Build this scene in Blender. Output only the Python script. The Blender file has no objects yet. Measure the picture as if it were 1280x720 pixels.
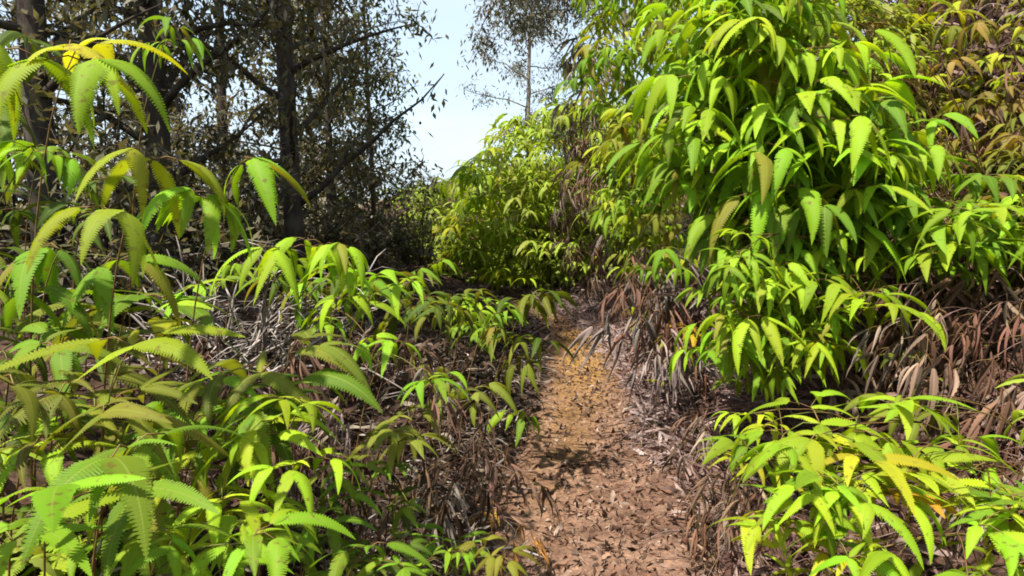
import bpy, math, random
import numpy as np
from mathutils import Vector, Matrix, Euler

random.seed(7)
rng = np.random.default_rng(11)
scene = bpy.context.scene
C = scene.collection
R = math.radians
U = random.uniform

# ------------------------------------------------------------------ camera
EYE = Vector((0, 0, 1.5))
PITCH = R(7.5)
F = 640 / math.tan(R(37.5))
cam_d = bpy.data.cameras.new('camera')
cam = bpy.data.objects.new('camera', cam_d)
C.objects.link(cam)
cam.location = EYE
cam.rotation_euler = (R(90) - PITCH, 0, 0)
cam_d.sensor_width = 36
cam_d.lens = 18 / math.tan(R(37.5))
cam_d.clip_start = 0.02
cam_d.clip_end = 3000
scene.camera = cam


def ray(px, py):
    a, b = (px - 640) / F, (360 - py) / F
    c, s = math.cos(PITCH), math.sin(PITCH)
    return Vector((a, c + b * s, b * c - s))


def at(px, py, depth):
    """point seen at a photo pixel, at a distance ahead"""
    d = ray(px, py)
    return EYE + d * (depth / d.y)


# ------------------------------------------------------------------ terrain
def _hash(i, j, s):
    n = (i * 374761393 + j * 668265263 + s * 982451653) & 0x7fffffff
    n = ((n ^ (n >> 13)) * 1274126177) & 0x7fffffff
    return ((n ^ (n >> 16)) & 0xffff) / 65535.0


def vnoise(x, y, s=0):
    x = np.asarray(x, float); y = np.asarray(y, float)
    i = np.floor(x).astype(np.int64); j = np.floor(y).astype(np.int64)
    u = x - i; v = y - j
    u = u * u * (3 - 2 * u); v = v * v * (3 - 2 * v)
    return ((_hash(i, j, s) * (1 - u) + _hash(i + 1, j, s) * u) * (1 - v)
            + (_hash(i, j + 1, s) * (1 - u) + _hash(i + 1, j + 1, s) * u) * v) * 2 - 1


def fbm(x, y, s=0, n=4):
    r = 0; a = 1.0
    for k in range(n):
        r = r + a * vnoise(np.asarray(x) * 2 ** k, np.asarray(y) * 2 ** k, s + k)
        a *= 0.5
    return r


CY = np.array([-6, -2, 0, 2.5, 4, 5.3, 7, 8.4, 9.6, 10.6, 12, 14, 18, 26])
CX = np.array([-.6, -.2, .1, .36, .58, .74, .80, .66, .40, -.10, -1.0, -2.6, -6, -12])
CW = np.array([.58, .58, .60, .62, .60, .57, .52, .44, .41, .38, .38, .4, .5, .6])


def smooth(t):
    t = np.clip(t, 0, 1)
    return t * t * (3 - 2 * t)


def center(y):
    # slightly smoothed polyline
    return (np.interp(y - .3, CY, CX) + np.interp(y, CY, CX) + np.interp(y + .3, CY, CX)) / 3


def halfw(y):
    return np.interp(y, CY, CW)


def height(x, y, carve=True):
    x = np.asarray(x, float); y = np.asarray(y, float)
    c = center(y); w = halfw(y)
    dr = x - (c + w); dl = (c - w) - x
    s = np.interp(y, [-2, 2.3, 3.1, 4, 5.5, 7, 9, 11, 14], [.8, .95, 1.35, 2.0, 1.9, 1.1, .9, .95, .8])
    H = np.interp(y, [-2, 2.3, 3.2, 4, 5.5, 7.5, 10, 12, 16], [2.4, 2.4, 2.3, 2.3, 2.4, 2.2, 1.7, 1.9, 1.5])
    drp = np.maximum(dr - .14, 0)
    hr = H * (1 - np.exp(-(s * drp / H) ** 1.25)) + .16 * np.minimum(drp, 9) + 1.3 * smooth((dr - 1.1) / 1.3) * smooth((y - 3.4) / 1.2) * smooth((9.5 - y) / 2)
    dlp = np.maximum(dl, 0)
    Hl = np.interp(y, [-2, 1, 3, 6, 9, 12], [.75, .9, 1.0, .95, .7, .4])
    hl = Hl * (1 - np.exp(-(.62 * dlp / Hl) ** 1.15))
    h = hr + hl
    bank = smooth(np.maximum(dr, dl) / .5)
    h = h + bank * (.10 * fbm(x * 1.3, y * 1.3, 3) + .05 * fbm(x * 4, y * 4, 9, 3))
    h = h + .022 * fbm(x * 2.2, y * 2.2, 21, 3) + .008 * fbm(x * 9, y * 9, 30, 2)
    # a shallow tread worn into the middle of the path
    h = h - .05 * np.exp(-((x - c) / (w * .7)) ** 2)
    r = np.sqrt(x * x + (y - 4) ** 2)
    fall = smooth((r - 14) / 22)
    h = h * (1 - fall) - 5.5 * fall
    h = np.where(r > 60, -5.5 - .02 * (r - 60), h)
    if carve:
        h = h - .03 * smooth(1 - np.maximum(dr, dl) / .06)
    return h


_GX0, _GY0, _GS = -9.0, -3.0, .035
_GW, _GH = int(20 / _GS), int(22 / _GS)
_T = height(*np.meshgrid(_GX0 + _GS * np.arange(_GW), _GY0 + _GS * np.arange(_GH)), False).tolist()


def hz(x, y):
    u = (x - _GX0) / _GS; v = (y - _GY0) / _GS
    i = int(u); j = int(v)
    if i < 0 or j < 0 or i > _GW - 2 or j > _GH - 2:
        return float(height(x, y, False))
    u -= i; v -= j
    a = _T[j]; b = _T[j + 1]
    return (a[i] * (1 - u) + a[i + 1] * u) * (1 - v) + (b[i] * (1 - u) + b[i + 1] * u) * v


def hit(px, py, t0=.6, t1=40):
    """distance ahead at which the sight line meets the ground"""
    d = ray(px, py)
    t = t0
    while t < t1:
        p = EYE + d * (t / d.y)
        if p.z < hz(p.x, p.y):
            return t
        t += .03 + t * .01
    return None


# ------------------------------------------------------------------ helpers
class MB:
    def __init__(s):
        s.v = []; s.f = []; s.m = []; s.uv = []

    def add(s, verts, faces, mat=0, uvs=None):
        o = len(s.v)
        s.v += [tuple(p) for p in verts]
        s.f += [tuple(i + o for i in q) for q in faces]
        s.m += [mat] * len(faces)
        s.uv += uvs if uvs is not None else [(0, 0)] * len(verts)

    def tube(s, pts, r0, r1=None, n=5, mat=0, rad=None):
        r1 = r0 if r1 is None else r1
        pts = [Vector(p) for p in pts]
        V = []; Fc = []
        up = Vector((.13, .37, .92))
        for i, p in enumerate(pts):
            t = (pts[min(i + 1, len(pts) - 1)] - pts[max(i - 1, 0)])
            t = t.normalized() if t.length > 1e-9 else Vector((0, 0, 1))
            a = t.cross(up)
            if a.length < .05:
                a = t.cross(Vector((1, 0, 0)))
            a.normalize(); b = t.cross(a)
            k = i / max(1, len(pts) - 1)
            r = rad[i] if rad else r0 + (r1 - r0) * k
            for j in range(n):
                q = 2 * math.pi * j / n
                V.append(p + (a * math.cos(q) + b * math.sin(q)) * r)
        for i in range(len(pts) - 1):
            for j in range(n):
                Fc.append((i * n + j, i * n + (j + 1) % n, (i + 1) * n + (j + 1) % n, (i + 1) * n + j))
        Fc.append(tuple(range(n))[::-1])
        Fc.append(tuple((len(pts) - 1) * n + j for j in range(n)))
        s.add(V, Fc, mat)

    def mesh(s, name, mats, smooth_=True):
        me = bpy.data.meshes.new(name)
        me.from_pydata(s.v, [], s.f)
        for m in mats:
            me.materials.append(m)
        me.polygons.foreach_set('material_index', s.m)
        me.polygons.foreach_set('use_smooth', [smooth_] * len(s.f))
        uvl = me.uv_layers.new(name='UVMap')
        idx = np.empty(len(me.loops), dtype=np.int32)
        me.loops.foreach_get('vertex_index', idx)
        uv = np.array(s.uv, dtype=np.float32)[idx]
        uvl.data.foreach_set('uv', uv.ravel())
        me.update()
        return me


def link(name, data, parent=None, loc=None, rot=None, scale=None, color=None):
    o = bpy.data.objects.new(name, data)
    C.objects.link(o)
    if parent is not None:
        o.parent = parent
    if loc is not None:
        o.location = loc
    if rot is not None:
        o.rotation_euler = rot
    if scale is not None:
        o.scale = (scale,) * 3 if isinstance(scale, (int, float)) else scale
    if color is not None:
        o.color = (*color, 1)
    return o


def tag(o, label=None, cat=None, group=None, kind=None):
    if label: o['label'] = label
    if cat: o['category'] = cat
    if group: o['group'] = group
    if kind: o['kind'] = kind
    return o


def bez(a, b, c, n):
    out = []
    for i in range(n + 1):
        t = i / n
        out.append(a * (1 - t) ** 2 + b * 2 * t * (1 - t) + c * t * t)
    return out


# ------------------------------------------------------------------ materials
def newmat(name):
    m = bpy.data.materials.new(name)
    m.use_nodes = True
    nt = m.node_tree
    nt.nodes.clear()
    return m, nt, nt.nodes, nt.links


def N(nt, t, **kw):
    n = nt.nodes.new(t)
    for k, v in kw.items():
        setattr(n, k, v)
    return n


def ramp(nt, stops, interp='LINEAR'):
    n = nt.nodes.new('ShaderNodeValToRGB')
    n.color_ramp.interpolation = interp
    e = n.color_ramp.elements
    while len(e) < len(stops):
        e.new(.5)
    for i, (p, c) in enumerate(stops):
        e[i].position = p
        e[i].color = (*c, 1)
    return n


def mathn(nt, op, a, b=None, c=None):
    n = nt.nodes.new('ShaderNodeMath')
    n.operation = op
    for i, v in enumerate((a, b, c)):
        if v is None: continue
        if isinstance(v, (int, float)):
            n.inputs[i].default_value = v
        else:
            nt.links.new(v, n.inputs[i])
    return n.outputs[0]


def mixc(nt, fac, a, b, blend='MIX'):
    n = nt.nodes.new('ShaderNodeMix')
    n.data_type = 'RGBA'
    n.blend_type = blend
    for sock, v in ((n.inputs[0], fac), (n.inputs[6], a), (n.inputs[7], b)):
        if isinstance(v, (int, float)):
            sock.default_value = v
        elif isinstance(v, tuple):
            sock.default_value = (*v, 1)
        else:
            nt.links.new(v, sock)
    return n.outputs[2]


def leaf_shader(nt, col, trans_col, tfac, rough=.42, spec=.35, bump=None):
    p = N(nt, 'ShaderNodeBsdfPrincipled')
    p.inputs['Roughness'].default_value = rough
    p.inputs['Specular IOR Level'].default_value = spec
    nt.links.new(col, p.inputs['Base Color'])
    t = N(nt, 'ShaderNodeBsdfTranslucent')
    nt.links.new(trans_col, t.inputs['Color'])
    if bump is not None:
        nt.links.new(bump, p.inputs['Normal'])
    mx = N(nt, 'ShaderNodeMixShader')
    mx.inputs[0].default_value = tfac
    nt.links.new(p.outputs[0], mx.inputs[1])
    nt.links.new(t.outputs[0], mx.inputs[2])
    o = N(nt, 'ShaderNodeOutputMaterial')
    nt.links.new(mx.outputs[0], o.inputs['Surface'])


def mat_fern():
    m, nt, nodes, links = newmat('fern_leaf')
    oi = N(nt, 'ShaderNodeObjectInfo')
    geo = N(nt, 'ShaderNodeNewGeometry')
    tc = N(nt, 'ShaderNodeTexCoord')
    sep = N(nt, 'ShaderNodeSeparateXYZ')
    links.new(tc.outputs['UV'], sep.inputs[0])
    u, v = sep.outputs[0], sep.outputs[1]
    # every leaflet: dark seam between the segments, paler midrib
    av = mathn(nt, 'ABSOLUTE', v)
    fr = mathn(nt, 'FRACT', mathn(nt, 'ADD', u, .0))
    seam = mathn(nt, 'ABSOLUTE', mathn(nt, 'SUBTRACT', fr, .5))       # 0.5 at the seam
    seam = mathn(nt, 'MULTIPLY', mathn(nt, 'SMOOTH_MIN', mathn(nt, 'MAXIMUM', mathn(nt, 'SUBTRACT', seam, .30), 0.0), .2, .05), 4.0)
    rib = mathn(nt, 'LESS_THAN', av, .07)
    # variation from blade to blade and along it
    hsv = N(nt, 'ShaderNodeHueSaturation')
    links.new(oi.outputs['Color'], hsv.inputs['Color'])
    rnd = geo.outputs['Random Per Island']
    links.new(mathn(nt, 'MULTIPLY_ADD', rnd, .042, .474), hsv.inputs['Hue'])
    links.new(mathn(nt, 'MULTIPLY_ADD', mathn(nt, 'FRACT', mathn(nt, 'MULTIPLY', rnd, 7.3)), .6, .72), hsv.inputs['Value'])
    nz = N(nt, 'ShaderNodeTexNoise')
    nz.inputs['Scale'].default_value = 9
    nz.inputs['Detail'].default_value = 4
    links.new(tc.outputs['Object'], nz.inputs['Vector'])
    yel = ramp(nt, [(.56, (0, 0, 0)), (.74, (1, 1, 1))])
    links.new(nz.outputs[0], yel.inputs[0])
    c1 = mixc(nt, mathn(nt, 'MULTIPLY', yel.outputs[0], .2), hsv.outputs[0], (.28, .25, .015))
    c2 = mixc(nt, mathn(nt, 'MULTIPLY', seam, .28), c1, mixc(nt, 1.0, c1, (.33, .42, .4), 'MULTIPLY'))
    # brown specks and nibbled patches, a few blades gone yellow
    sp = N(nt, 'ShaderNodeTexNoise')
    sp.inputs['Scale'].default_value = 55
    sp.inputs['Detail'].default_value = 5
    links.new(tc.outputs['Object'], sp.inputs['Vector'])
    spr = ramp(nt, [(.60, (0, 0, 0)), (.68, (1, 1, 1))])
    links.new(sp.outputs[0], spr.inputs[0])
    c2 = mixc(nt, mathn(nt, 'MULTIPLY', spr.outputs[0], .65), c2, (.13, .075, .02))
    old = mathn(nt, 'GREATER_THAN', rnd, .982)
    c2 = mixc(nt, mathn(nt, 'MULTIPLY', old, .6), c2, (.28, .19, .03))
    c3 = mixc(nt, mathn(nt, 'MULTIPLY', rib, .5), c2, (.26, .31, .05))
    tr = mixc(nt, 1.0, c2, (1.25, 1.12, .5), 'MULTIPLY')
    bp = N(nt, 'ShaderNodeBump')
    bp.inputs['Strength'].default_value = .22
    bp.inputs['Distance'].default_value = .002
    links.new(mathn(nt, 'SUBTRACT', 1.0, seam), bp.inputs['Height'])
    leaf_shader(nt, c3, tr, .48, .62, .22, bp.outputs[0])
    return m


def mat_leaf(name, cols, tfac=.35, rough=.5):
    m, nt, nodes, links = newmat(name)
    geo = N(nt, 'ShaderNodeNewGeometry')
    rp = ramp(nt, [(i / max(1, len(cols) - 1), c) for i, c in enumerate(cols)])
    links.new(geo.outputs['Random Per Island'], rp.inputs[0])
    tr = mixc(nt, 1.0, rp.outputs[0], (1.2, 1.1, .6), 'MULTIPLY')
    leaf_shader(nt, rp.outputs[0], tr, tfac, rough)
    return m


def mat_dry(name, cols, rough=.85, scale=40):
    m, nt, nodes, links = newmat(name)
    geo = N(nt, 'ShaderNodeNewGeometry')
    tc = N(nt, 'ShaderNodeTexCoord')
    nz = N(nt, 'ShaderNodeTexNoise')
    nz.inputs['Scale'].default_value = scale
    nz.inputs['Detail'].default_value = 3
    links.new(tc.outputs['Object'], nz.inputs['Vector'])
    rp = ramp(nt, [(i / max(1, len(cols) - 1), c) for i, c in enumerate(cols)])
    links.new(geo.outputs['Random Per Island'], rp.inputs[0])
    k = ramp(nt, [(.3, (.55, .5, .48)), (.7, (1.1, 1.1, 1.1))])
    links.new(nz.outputs[0], k.inputs[0])
    c = mixc(nt, 1.0, rp.outputs[0], k.outputs[0], 'MULTIPLY')
    leaf_shader(nt, c, c, .15, rough, .2)
    return m


def mat_dead_fern():
    m, nt, nodes, links = newmat('dead_fern_leaf')
    oi = N(nt, 'ShaderNodeObjectInfo')
    geo = N(nt, 'ShaderNodeNewGeometry')
    hsv = N(nt, 'ShaderNodeHueSaturation')
    links.new(oi.outputs['Color'], hsv.inputs['Color'])
    links.new(mathn(nt, 'MULTIPLY_ADD', geo.outputs['Random Per Island'], .9, .5), hsv.inputs['Value'])
    leaf_shader(nt, hsv.outputs[0], hsv.outputs[0], .25, .8, .15)
    return m


def mat_bark(name, dark, light, scale=18):
    m, nt, nodes, links = newmat(name)
    tc = N(nt, 'ShaderNodeTexCoord')
    mp = N(nt, 'ShaderNodeMapping')
    mp.inputs['Scale'].default_value = (1, 1, .18)
    links.new(tc.outputs['Object'], mp.inputs[0])
    nz = N(nt, 'ShaderNodeTexNoise')
    nz.inputs['Scale'].default_value = scale
    nz.inputs['Detail'].default_value = 8
    nz.inputs['Roughness'].default_value = .7
    links.new(mp.outputs[0], nz.inputs['Vector'])
    rp = ramp(nt, [(.32, dark), (.68, light)])
    links.new(nz.outputs[0], rp.inputs[0])
    n2 = N(nt, 'ShaderNodeTexNoise')
    n2.inputs['Scale'].default_value = 3.5
    links.new(tc.outputs['Object'], n2.inputs['Vector'])
    r2 = ramp(nt, [(.52, (0, 0, 0)), (.62, (1, 1, 1))])
    links.new(n2.outputs[0], r2.inputs[0])
    c = mixc(nt, mathn(nt, 'MULTIPLY', r2.outputs[0], .4), rp.outputs[0], tuple(.5 * (a + b) for a, b in zip(light, (.16, .17, .12))))
    p = N(nt, 'ShaderNodeBsdfPrincipled')
    p.inputs['Roughness'].default_value = .9
    p.inputs['Specular IOR Level'].default_value = .2
    links.new(c, p.inputs['Base Color'])
    bp = N(nt, 'ShaderNodeBump')
    bp.inputs['Strength'].default_value = .8
    bp.inputs['Distance'].default_value = .02
    links.new(nz.outputs[0], bp.inputs['Height'])
    links.new(bp.outputs[0], p.inputs['Normal'])
    o = N(nt, 'ShaderNodeOutputMaterial')
    links.new(p.outputs[0], o.inputs[0])
    return m


def mat_soil(name, stops, scale=7, ochre=None, bump=.5):
    m, nt, nodes, links = newmat(name)
    tc = N(nt, 'ShaderNodeTexCoord')
    n1 = N(nt, 'ShaderNodeTexNoise')
    n1.inputs['Scale'].default_value = scale
    n1.inputs['Detail'].default_value = 10
    n1.inputs['Roughness'].default_value = .68
    n1.inputs['Distortion'].default_value = .4
    links.new(tc.outputs['Object'], n1.inputs['Vector'])
    rp = ramp(nt, stops)
    links.new(n1.outputs[0], rp.inputs[0])
    col = rp.outputs[0]
    # small crumbs and chips
    vo = N(nt, 'ShaderNodeTexVoronoi')
    vo.inputs['Scale'].default_value = 70
    links.new(tc.outputs['Object'], vo.inputs['Vector'])
    sepc = N(nt, 'ShaderNodeSeparateColor')
    links.new(vo.outputs['Color'], sepc.inputs[0])
    k = ramp(nt, [(0, (.5, .47, .45)), (.5, (1, 1, 1)), (.85, (1.15, 1.1, 1.05)), (1, (1.7, 1.55, 1.4))])
    links.new(sepc.outputs[0], k.inputs[0])
    col = mixc(nt, .75, col, mixc(nt, 1.0, col, k.outputs[0], 'MULTIPLY'))
    if ochre:
        at_ = N(nt, 'ShaderNodeAttribute', attribute_name='ochre')
        n3 = N(nt, 'ShaderNodeTexNoise')
        n3.inputs['Scale'].default_value = 5
        n3.inputs['Detail'].default_value = 6
        links.new(tc.outputs['Object'], n3.inputs['Vector'])
        f = mathn(nt, 'MULTIPLY', at_.outputs['Fac'], mathn(nt, 'MULTIPLY_ADD', n3.outputs[0], 1.6, -.1))
        cl = N(nt, 'ShaderNodeClamp')
        links.new(f, cl.inputs[0])
        col = mixc(nt, cl.outputs[0], col, mixc(nt, 1.0, ochre, k.outputs[0], 'MULTIPLY'))
    p = N(nt, 'ShaderNodeBsdfPrincipled')
    p.inputs['Roughness'].default_value = .95
    p.inputs['Specular IOR Level'].default_value = .15
    links.new(col, p.inputs['Base Color'])
    bp = N(nt, 'ShaderNodeBump')
    bp.inputs['Strength'].default_value = bump
    bp.inputs['Distance'].default_value = .03
    links.new(mathn(nt, 'ADD', n1.outputs[0], mathn(nt, 'MULTIPLY', sepc.outputs[0], .25)), bp.inputs['Height'])
    links.new(bp.outputs[0], p.inputs['Normal'])
    o = N(nt, 'ShaderNodeOutputMaterial')
    links.new(p.outputs[0], o.inputs[0])
    return m


M_FERN = mat_fern()
M_DEAD = mat_dead_fern()
M_STALK = mat_dry('fern_stalk', [(.10, .045, .02), (.20, .11, .04), (.14, .16, .03)], .6)
M_TREELEAF = mat_leaf('tree_leaf', [(.04, .042, .018), (.09, .088, .034), (.12, .10, .05), (.07, .055, .042), (.18, .165, .08)], .4)
M_OLIVELEAF = mat_leaf('olive_leaf', [(.09, .11, .02), (.14, .17, .03), (.06, .08, .02), (.18, .17, .05)], .35)
M_GREYLEAF = mat_leaf('grey_leaf', [(.10, .085, .06), (.15, .125, .09), (.075, .075, .04), (.13, .13, .06)], .25)
M_BARK = mat_bark('dark_bark', (.022, .017, .013), (.07, .053, .04))
M_GREYBARK = mat_bark('grey_bark', (.10, .085, .07), (.28, .24, .2))
M_LITTER = mat_dry('dead_fern_litter', [(.05, .024, .018), (.15, .078, .06), (.23, .145, .115), (.10, .052, .038), (.33, .25, .22), (.17, .088, .065)])
M_PALELITTER = mat_dry('pale_fern_litter', [(.18, .115, .10), (.31, .225, .205), (.23, .155, .135), (.40, .32, .295), (.13, .078, .066)])
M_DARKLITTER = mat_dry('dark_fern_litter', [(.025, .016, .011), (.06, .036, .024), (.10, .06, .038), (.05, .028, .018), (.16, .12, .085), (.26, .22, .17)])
M_CHIP = mat_dry('leaf_chip', [(.10, .042, .026), (.23, .13, .085), (.035, .02, .014), (.28, .18, .12), (.15, .07, .042), (.40, .30, .23), (.055, .03, .02), (.13, .075, .05)], scale=25)
M_TWIG = mat_dry('bleached_twig', [(.38, .33, .29), (.2, .165, .14), (.5, .45, .41), (.28, .23, .2)])
M_SOIL = mat_soil('bank_soil', [(.3, (.018, .010, .006)), (.5, (.05, .028, .018)), (.72, (.12, .07, .048))], 6)
M_PATH = mat_soil('path_soil', [(.30, (.04, .023, .015)), (.43, (.10, .055, .036)), (.56, (.165, .098, .066)), (.78, (.25, .165, .118))], 3.2,
                  ochre=(.30, .17, .035), bump=.7)

# ------------------------------------------------------------------ sky and sun
SUN = Vector((-.34, -.34, .9)).normalized()
world = bpy.data.worlds.new('World')
scene.world = world
world.use_nodes = True
wn = world.node_tree
wn.nodes.clear()
sky = N(wn, 'ShaderNodeTexSky', sky_type='NISHITA')
sky.sun_disc = False
sky.sun_elevation = math.asin(SUN.z)
sky.sun_rotation = math.atan2(SUN.x, SUN.y)
sky.dust_density = 1.5
tcw = N(wn, 'ShaderNodeTexCoord')
mpw = N(wn, 'ShaderNodeMapping')
mpw.inputs['Scale'].default_value = (1, 1, 2.2)
wn.links.new(tcw.outputs['Generated'], mpw.inputs[0])
nzw = N(wn, 'ShaderNodeTexNoise')
nzw.inputs['Scale'].default_value = 3.2
nzw.inputs['Detail'].default_value = 7
nzw.inputs['Roughness'].default_value = .6
wn.links.new(mpw.outputs[0], nzw.inputs['Vector'])
rpw = ramp(wn, [(.22, (.35, .35, .35)), (.60, (1, 1, 1))])
wn.links.new(nzw.outputs[0], rpw.inputs[0])
cw = mixc(wn, mathn(wn, 'MULTIPLY', rpw.outputs[0], .9), sky.outputs[0], (2.45, 2.95, 3.4))
bgw = N(wn, 'ShaderNodeBackground')
bgw.inputs['Strength'].default_value = .105
wn.links.new(cw, bgw.inputs[0])
ow = N(wn, 'ShaderNodeOutputWorld')
wn.links.new(bgw.outputs[0], ow.inputs[0])

sun_d = bpy.data.lights.new('sun', 'SUN')
sun_d.energy = 3.9
sun_d.angle = R(1.2)
sun_d.color = (1, .95, .86)
sun = link('sun', sun_d)
sun.rotation_euler = SUN.to_track_quat('Z', 'Y').to_euler()
sun.location = (-6, -4, 12)

scene.view_settings.view_transform = 'Standard'
scene.view_settings.look = 'None'
scene.view_settings.exposure = 1.65
scene.view_settings.gamma = 1
scene.view_settings.use_curve_mapping = False
scene.cycles.use_denoising = True
scene.cycles.max_bounces = 8
scene.cycles.filter_width = 1.8
scene.cycles.transparent_max_bounces = 4

# ------------------------------------------------------------------ ground, path, hills
def axis(fine0, fine1, step, far):
    a = list(np.arange(fine0, fine1 + 1e-6, step))
    s = step; v = fine1; up = []
    while v < far:
        s *= 1.22; v += s; up.append(v)
    s = step; v = fine0; dn = []
    while v > -far:
        s *= 1.22; v -= s; dn.append(v)
    return np.array(dn[::-1] + a + up)


xs = axis(-5, 5.5, .07, 900)
ys = axis(-1, 15, .08, 900)
X, Y = np.meshgrid(xs, ys)
Z = height(X, Y)
verts = np.stack([X.ravel(), Y.ravel(), Z.ravel()], 1)
nx, ny = len(xs), len(ys)
I, J = np.meshgrid(np.arange(nx - 1), np.arange(ny - 1))
q = (J * nx + I).ravel()
faces = np.stack([q, q + 1, q + nx + 1, q + nx], 1)
me = bpy.data.meshes.new('ground')
me.from_pydata(verts.tolist(), [], faces.tolist())
me.materials.append(M_SOIL)
me.polygons.foreach_set('use_smooth', [True] * len(faces))
g = link('ground', me)
tag(g, 'dark brown earth under the ferns on both sides of the trail', 'ground', kind='structure')

vs = np.arange(-2, 16, .06)
us = np.linspace(-1, 1, 25)
V, OC = [], []
for y in vs:
    c = float(center(y)); w = float(halfw(y))
    wl = w + .07 * float(fbm(y * 1.6, 3.3, 50)); wr = w + .07 * float(fbm(y * 1.6, 9.3, 60))
    for u in us:
        x = c + (u * wr if u > 0 else u * wl)
        e = smooth((abs(u) - .8) / .2)
        V.append((x, y, hz(x, y) + .014 - .035 * float(e)))
        # ochre clay shows along the far left of the tread and in the middle
        o1 = math.exp(-((y - 6.9) / 1.7) ** 2) * math.exp(-((u + .15 - .12 * (y - 6.5)) / .45) ** 2)
        o2 = .5 * math.exp(-((y - 4.0) / 1.1) ** 2) * math.exp(-((u + .45) / .35) ** 2)
        OC.append(min(1, 1.3 * o1 + .4 * o2))
k = len(us)
Fc = [(j * k + i, j * k + i + 1, (j + 1) * k + i + 1, (j + 1) * k + i) for j in range(len(vs) - 1) for i in range(k - 1)]
me = bpy.data.meshes.new('path')
me.from_pydata(V, [], Fc)
me.materials.append(M_PATH)
me.polygons.foreach_set('use_smooth', [True] * len(Fc))
at_ = me.attributes.new('ochre', 'FLOAT', 'POINT')
at_.data.foreach_set('value', OC)
pth = link('path', me)
tag(pth, 'worn orange-brown dirt trail running ahead between the ferns', 'path', kind='structure')

mb = MB()
hx = np.linspace(-420, 420, 80)
rows = []
for j in range(9):
    t = j / 8
    for x in hx:
        ridge = 7 + 5 * float(fbm(x / 120, .3, 70)) + 1.5 * float(fbm(x / 25, 5, 75))
        rows.append((x, 420 + 130 * t + 15 * float(fbm(x / 60, t * 3, 77)), -14 + (ridge + 14) * math.sin(t * math.pi / 2) * .85))
Fh = [(j * 80 + i, j * 80 + i + 1, (j + 1) * 80 + i + 1, (j + 1) * 80 + i) for j in range(8) for i in range(79)]
mb.add(rows, Fh)
M_HILL = mat_soil('hill_scrub', [(.3, (.08, .07, .045)), (.55, (.15, .13, .08)), (.75, (.2, .175, .12))], .05)
hl = link('hills', mb.mesh('hills', [M_HILL]))
tag(hl, 'low tan hills far off at the skyline', 'hills', kind='structure')

# ------------------------------------------------------------------ fern blades and fronds
def blade(mb, p0, az, L, W, e0, e1, notch, nseg, roll=0., curl=0., mat=0, fold=.35, pw=.55):
    """one comb-edged leaflet that leaves p0 along azimuth az and droops from elevation e0 to e1"""
    K = 3 if nseg > 10 else 2
    M = nseg * K
    p = Vector(p0)
    rows = []
    ds = L / M
    a = az
    lean = random.uniform(.5, 1.1)
    for i in range(M + 1):
        t = i / M
        e = e0 + (e1 - e0) * (t ** pw)
        d = Vector((math.cos(a) * math.cos(e), math.sin(a) * math.cos(e), math.sin(e)))
        side = Vector((-math.sin(a), math.cos(a), 0))
        nrm = side.cross(d) * -1
        r = roll * (.3 + t)
        s2 = side * math.cos(r) + nrm * math.sin(r)
        n2 = nrm * math.cos(r) - side * math.sin(r)
        w = W * min(1, .45 + (t / .16) * .55) * max(0, 1 - t ** 1.85) ** .9 + .0005
        ph = i % K
        if ph == 0:
            wl = wr = w * notch
        else:
            wl = w * random.uniform(.9, 1.06); wr = w * random.uniform(.9, 1.06)
            if random.random() < .012: wl *= .5                      # a nibbled finger
        rows.append((Vector(p), d, s2, n2, wl, wr, ph, t))
        p += d * ds
        a += curl / M
    V = []; UV = []
    for i, (c, d, s2, n2, wl, wr, ph, t) in enumerate(rows):
        up_ = (.0, .05, -.02)[ph] if K == 3 else 0
        for k in (-1, -.5, 0, .5, 1):
            w = wl if k < 0 else wr
            ak = abs(k)
            q = c + s2 * (k * w) - n2 * (fold * w * (ak ** 1.5)) + n2 * (w * up_ * ak) + d * (lean * .45 * w * ak * (1 - .4 * t))
            V.append(q)
            UV.append((i / K, k))
    Fc = []
    for i in range(M):
        for k in range(4):
            Fc.append((i * 5 + k, i * 5 + k + 1, (i + 1) * 5 + k + 1, (i + 1) * 5 + k))
    mb.add(V, Fc, mat, UV)


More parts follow.
